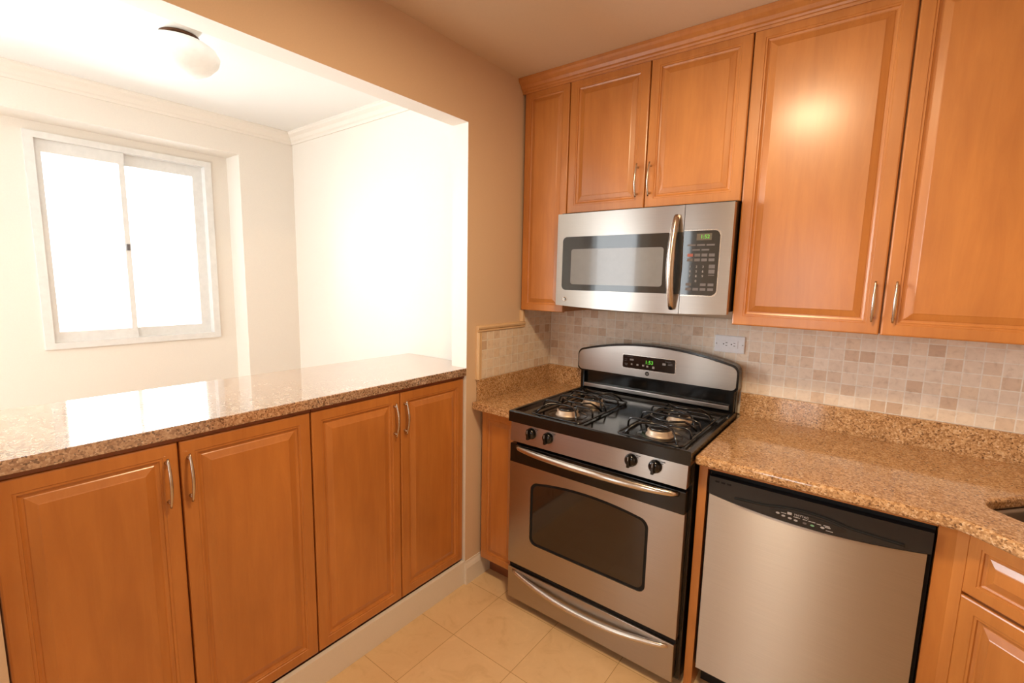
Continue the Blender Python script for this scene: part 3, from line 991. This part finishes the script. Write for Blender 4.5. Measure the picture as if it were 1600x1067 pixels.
# grates
def grate(x0, x1, y0, y1, cs):
    b = BM()
    r = 0.0042; zb = 0.929; zt = 0.968; c = 0.02
    def loop(pts, z):
        tube(b, [(p[0], p[1], z) for p in pts + [pts[0], pts[1]]], r, 8, cap=False)
    ym = (y0 + y1) / 2
    pts = []
    for (cx, cy, st) in ((x0 + c, y0 + c, 180), (x1 - c, y0 + c, 270), (x1 - c, y1 - c, 0), (x0 + c, y1 - c, 90)):
        for k in range(5):
            a = math.radians(st + 90 * k / 4)
            pts.append((cx + c * math.cos(a), cy + c * math.sin(a)))
    loop(pts, zb)
    for (cx, cy), (ya, yb) in zip(cs, ((y0, ym), (ym, y1))):
        # one finger on each side climbs from the frame and runs in towards the burner
        for sx, xe in ((-1, x0), (1, x1)):
            P = [Vector((xe, cy, zb)), Vector((xe - sx * 0.001, cy, zb + 0.022)), Vector((xe - sx * 0.008, cy, zt - 0.004)),
                 Vector((xe - sx * 0.022, cy, zt)), Vector((cx + sx * 0.050, cy, zt)), Vector((cx + sx * 0.030, cy, zt - 0.003))]
            tube(b, P, r, 8)
        # front and rear arches that bend in over the burner
        for yy, sg in ((ya + 0.004, 1), (yb - 0.004, -1)):
            P = []
            for k in range(13):
                s = -1 + 2 * k / 12
                P.append((cx + s * 0.100, yy + sg * 0.078 * (1 - s * s), zb + (zt - zb) * min(1.0, 1.6 * (1 - abs(s) ** 3))))
            tube(b, P, r, 8)
    tube(b, [(x0, ym, zb), (x0 + 0.01, ym, zt - 0.006), (x0 + 0.03, ym, zt), (x1 - 0.03, ym, zt), (x1 - 0.01, ym, zt - 0.006), (x1, ym, zb)], r, 8)
    for (fx, fy) in ((x0 + 0.01, y0 + 0.01), (x1 - 0.01, y0 + 0.01), (x0 + 0.01, y1 - 0.01), (x1 - 0.01, y1 - 0.01)):
        lathe(b, [(0.006, 0.9195), (0.006, 0.931)], (fx, fy, 0), 'z', 10)
    return b
obj('grate', grate(0.345, 0.588, -0.668, -0.215, BX[:2]), M['iron'], t)
obj('grate', grate(0.745, 0.988, -0.668, -0.215, BX[2:]), M['iron'], t)
# control panel with knobs
bm = BM()
vs = [(-0.681, 0.878), (-0.687, 0.792), (-0.641, 0.792), (-0.641, 0.878)]
xa, xb = SX0 + 0.001, SX1 - 0.012
r0 = [bm.verts.new((xa, y, z)) for y, z in vs]; r1 = [bm.verts.new((xb, y, z)) for y, z in vs]
for k in range(4):
    bm.faces.new((r0[k], r0[(k + 1) % 4], r1[(k + 1) % 4], r1[k]))
bm.faces.new(r0[::-1]); bm.faces.new(r1)
cpn = obj('control_panel', bm, M['steel'], t)
for x in (0.364, 0.450, 0.815, 0.906):
    b = BM(); z = 0.844; y = -0.6825
    lathe(b, [(0.0245, -0.001), (0.0245, 0.004), (0.0225, 0.012), (0.0195, 0.018), (0.012, 0.021), (0.0005, 0.022)], (x, y, z), 'y', 28, -1)
    box(b, x - 0.0052, x + 0.0052, y - 0.034, y - 0.010, z - 0.021, z + 0.024, 0.002)
    k = obj('control_knob', b, M['black'], t)
    b = BM(); box(b, x - 0.0009, x + 0.0009, y - 0.0343, y - 0.0335, z + 0.006, z + 0.021); obj('pointer', b, M['grey_mark'], k)
    b = BM()
    box(b, x + 0.018, x + 0.034, -0.6838, -0.680, z + 0.020, z + 0.023); box(b, x + 0.018, x + 0.028, -0.6842, -0.680, z + 0.014, z + 0.016)
    obj('knob_legend', b, M['key_grey'], cpn)
# oven door
OXa, OXb = SX0 - 0.006, SX1 - 0.014
bm = BM(); box(bm, OXa, OXb, -0.678, -0.642, 0.692, 0.776, 0.003)
od = obj('oven_door', bm, M['black'], t)
arch = lambda x: 0.030 * (1 - ((x - sm) / 0.27) ** 2)
xs, lo, hi = rr(0.362, 0.892, 0.338, 0.622, 0.030, top=lambda x: max(0, arch(x)))
yd = lambda x: -0.676
# stainless sheet with an arched opening
bm = BM()
Z0, Z1 = 0.214, 0.694
def quadface(p):
    bm.faces.new([bm.verts.new(q) for q in p])
bmx = bm
strip_slab(bmx, [OXa, xs[0]], lambda x: Z0, lambda x: Z1, yd, lambda x: -0.643)
tmp = BM(); strip_slab(tmp, [xs[-1], OXb], lambda x: Z0, lambda x: Z1, yd, lambda x: -0.643)
tmp2 = BM(); strip_slab(tmp2, xs, lambda x: Z0, lo, yd, lambda x: -0.643)
tmp3 = BM(); strip_slab(tmp3, xs, hi, lambda x: Z1, yd, lambda x: -0.643)
for q in (tmp, tmp2, tmp3):
    me = bpy.data.meshes.new('piece'); q.to_mesh(me); q.free(); bmx.from_mesh(me); bpy.data.meshes.remove(me)
bmesh.ops.remove_doubles(bmx, verts=bmx.verts[:], dist=1e-5)
obj('steel_front', bmx, M['steel'], od)
bm = BM()
xs2, lo2, hi2 = rr(0.360, 0.894, 0.336, 0.624, 0.030, top=lambda x: max(0, arch(x)))
strip_slab(bm, xs2, lo2, hi2, lambda x: -0.6715, lambda x: -0.644)
obj('window_seal', bm, M['deep_black'], od)
bm = BM()
xs2, lo2, hi2 = rr(0.374, 0.880, 0.350, 0.610, 0.026, top=lambda x: max(0, arch(x)))
strip_slab(bm, xs2, lo2, hi2, lambda x: -0.6735, lambda x: -0.660)
obj('oven_window', bm, M['oven_glass'], od, label='dark arched oven window')
def bow_handle(z_end, z_mid, xa, xb, out, rz, yb):
    b = BM(); pts = []; rad = []
    N = 30
    for k in range(N + 1):
        s = k / N; q = math.sin(math.pi * s)
        pts.append((xa + (xb - xa) * s, yb - out * min(1, q ** 0.5 * 1.02), z_end + (z_mid - z_end) * q)); rad.append(rz * (0.72 + 0.28 * min(1, q * 2)))
    tube(b, pts, rad, 12)
    return b
obj('door_handle', bow_handle(0.764, 0.764, 0.285, 0.990, 0.042, 0.0145, -0.676), M['nickel'], od, label='long bowed stainless bar')
# storage drawer
bm = BM(); box(bm, SX0 - 0.004, SX1 - 0.016, -0.664, -0.641, 0.184, 0.212)
obj('drawer_gap', bm, M['deep_black'], t)
bm = BM(); box(bm, SX0 - 0.006, SX1 - 0.018, -0.676, -0.642, 0.040, 0.190, 0.003)
dr = obj('storage_drawer', bm, M['steel'], t)
obj('drawer_handle', bow_handle(0.176, 0.137, 0.275, 0.990, 0.026, 0.012, -0.672), M['nickel'], dr, label='curved stainless grip dipping in the middle')
# backguard
BG = lambda x: 0.055 * (1 - ((x - sm) / (SX1 - sm)) ** 2)
def guard(i, z0, z1, yf, yb, r):
    b = BM()
    xs, lo, hi = rr(SX0 - 0.014 + i, SX1 + 0.002 - i, z0, z1, r, top=BG, mid=16)
    lo_ = lambda x: z0
    strip_slab(b, xs, lambda x: min(lo(x), z0 + 0.014), hi, lambda x: yf, lambda x: yb)
    return b
gb = obj('backguard', guard(0.0, 1.022, 1.138, -0.088, -0.034, 0.026), M['black'], t)
obj('fascia', guard(0.008, 1.031, 1.128, -0.094, -0.080, 0.022), M['steel'], gb)
b = BM(); box(b, SX0, SX1 - 0.008, -0.062, -0.034, 0.925, 1.030); obj('riser', b, M['black'], gb)
for x in (SX0 + 0.004, SX1 - 0.030):
    b = BM(); box(b, x, x + 0.020, -0.086, -0.060, 0.930, 1.030, 0.004); obj('end_post', b, M['black'], gb)
b = BM(); box(b, SX0 + 0.024, SX1 - 0.030, -0.086, -0.062, 0.938, 0.958, 0.003); obj('rear_ledge', b, M['steel'], gb, label='grey metal ledge below the backguard')
xs, lo, hi = rr(0.494, 0.762, 1.067, 1.137, 0.008)
b = BM(); strip_slab(b, xs, lambda x: lo(x) + (x - 0.628) * 0, hi, lambda x: -0.0952, lambda x: -0.090); obj('display_bezel', b, M['nickel'], gb)
xs, lo, hi = rr(0.497, 0.758, 1.070, 1.134, 0.007)
b = BM(); strip_slab(b, xs, lo, hi, lambda x: -0.0962, lambda x: -0.090); obj('control_display', b, M['black'], gb)
b = text_bm('1:53', 0.024, lambda u, v, w: Vector((0.633 + u, -0.0965 - w, 1.107 + v))); obj('clock_digits', b, M['led'], gb, label='glowing green clock digits')
for (x, z, w, h) in [(0.535, 1.126, 0.030, 0.003), (0.514, 1.112, 0.012, 0.003), (0.514, 1.104, 0.014, 0.003), (0.544, 1.112, 0.020, 0.009), (0.516, 1.090, 0.016, 0.004), (0.516, 1.083, 0.012, 0.003), (0.545, 1.090, 0.008, 0.008), (0.575, 1.090, 0.010, 0.008), (0.604, 1.090, 0.010, 0.008), (0.625, 1.088, 0.010, 0.008), (0.655, 1.086, 0.011, 0.011), (0.725, 1.122, 0.030, 0.003), (0.706, 1.109, 0.016, 0.010), (0.735, 1.108, 0.022, 0.004), (0.735, 1.114, 0.020, 0.003)]:
    b = BM(); box(b, x - w / 2, x + w / 2, -0.0967, -0.0955, z - h / 2, z + h / 2, 0.0004); obj('key_symbol', b, M['key_grey'] if h < 0.007 else M['grey_mark'], gb)
b = BM(); lathe(b, [(0.0105, 0), (0.0105, 0.0015), (0.0088, 0.0025), (0.008, 0.0015), (0.0005, 0.0017)], (0.625, -0.0935, 1.052), 'y', 24, -1)
emb = obj('emblem', b, M['charcoal'], gb, label='round grey maker emblem')
b = text_bm('GE', 0.0105, lambda u, v, w: Vector((0.625 + u, -0.0952 - w, 1.052 + v))); obj('monogram', b, M['grey_mark'], emb)
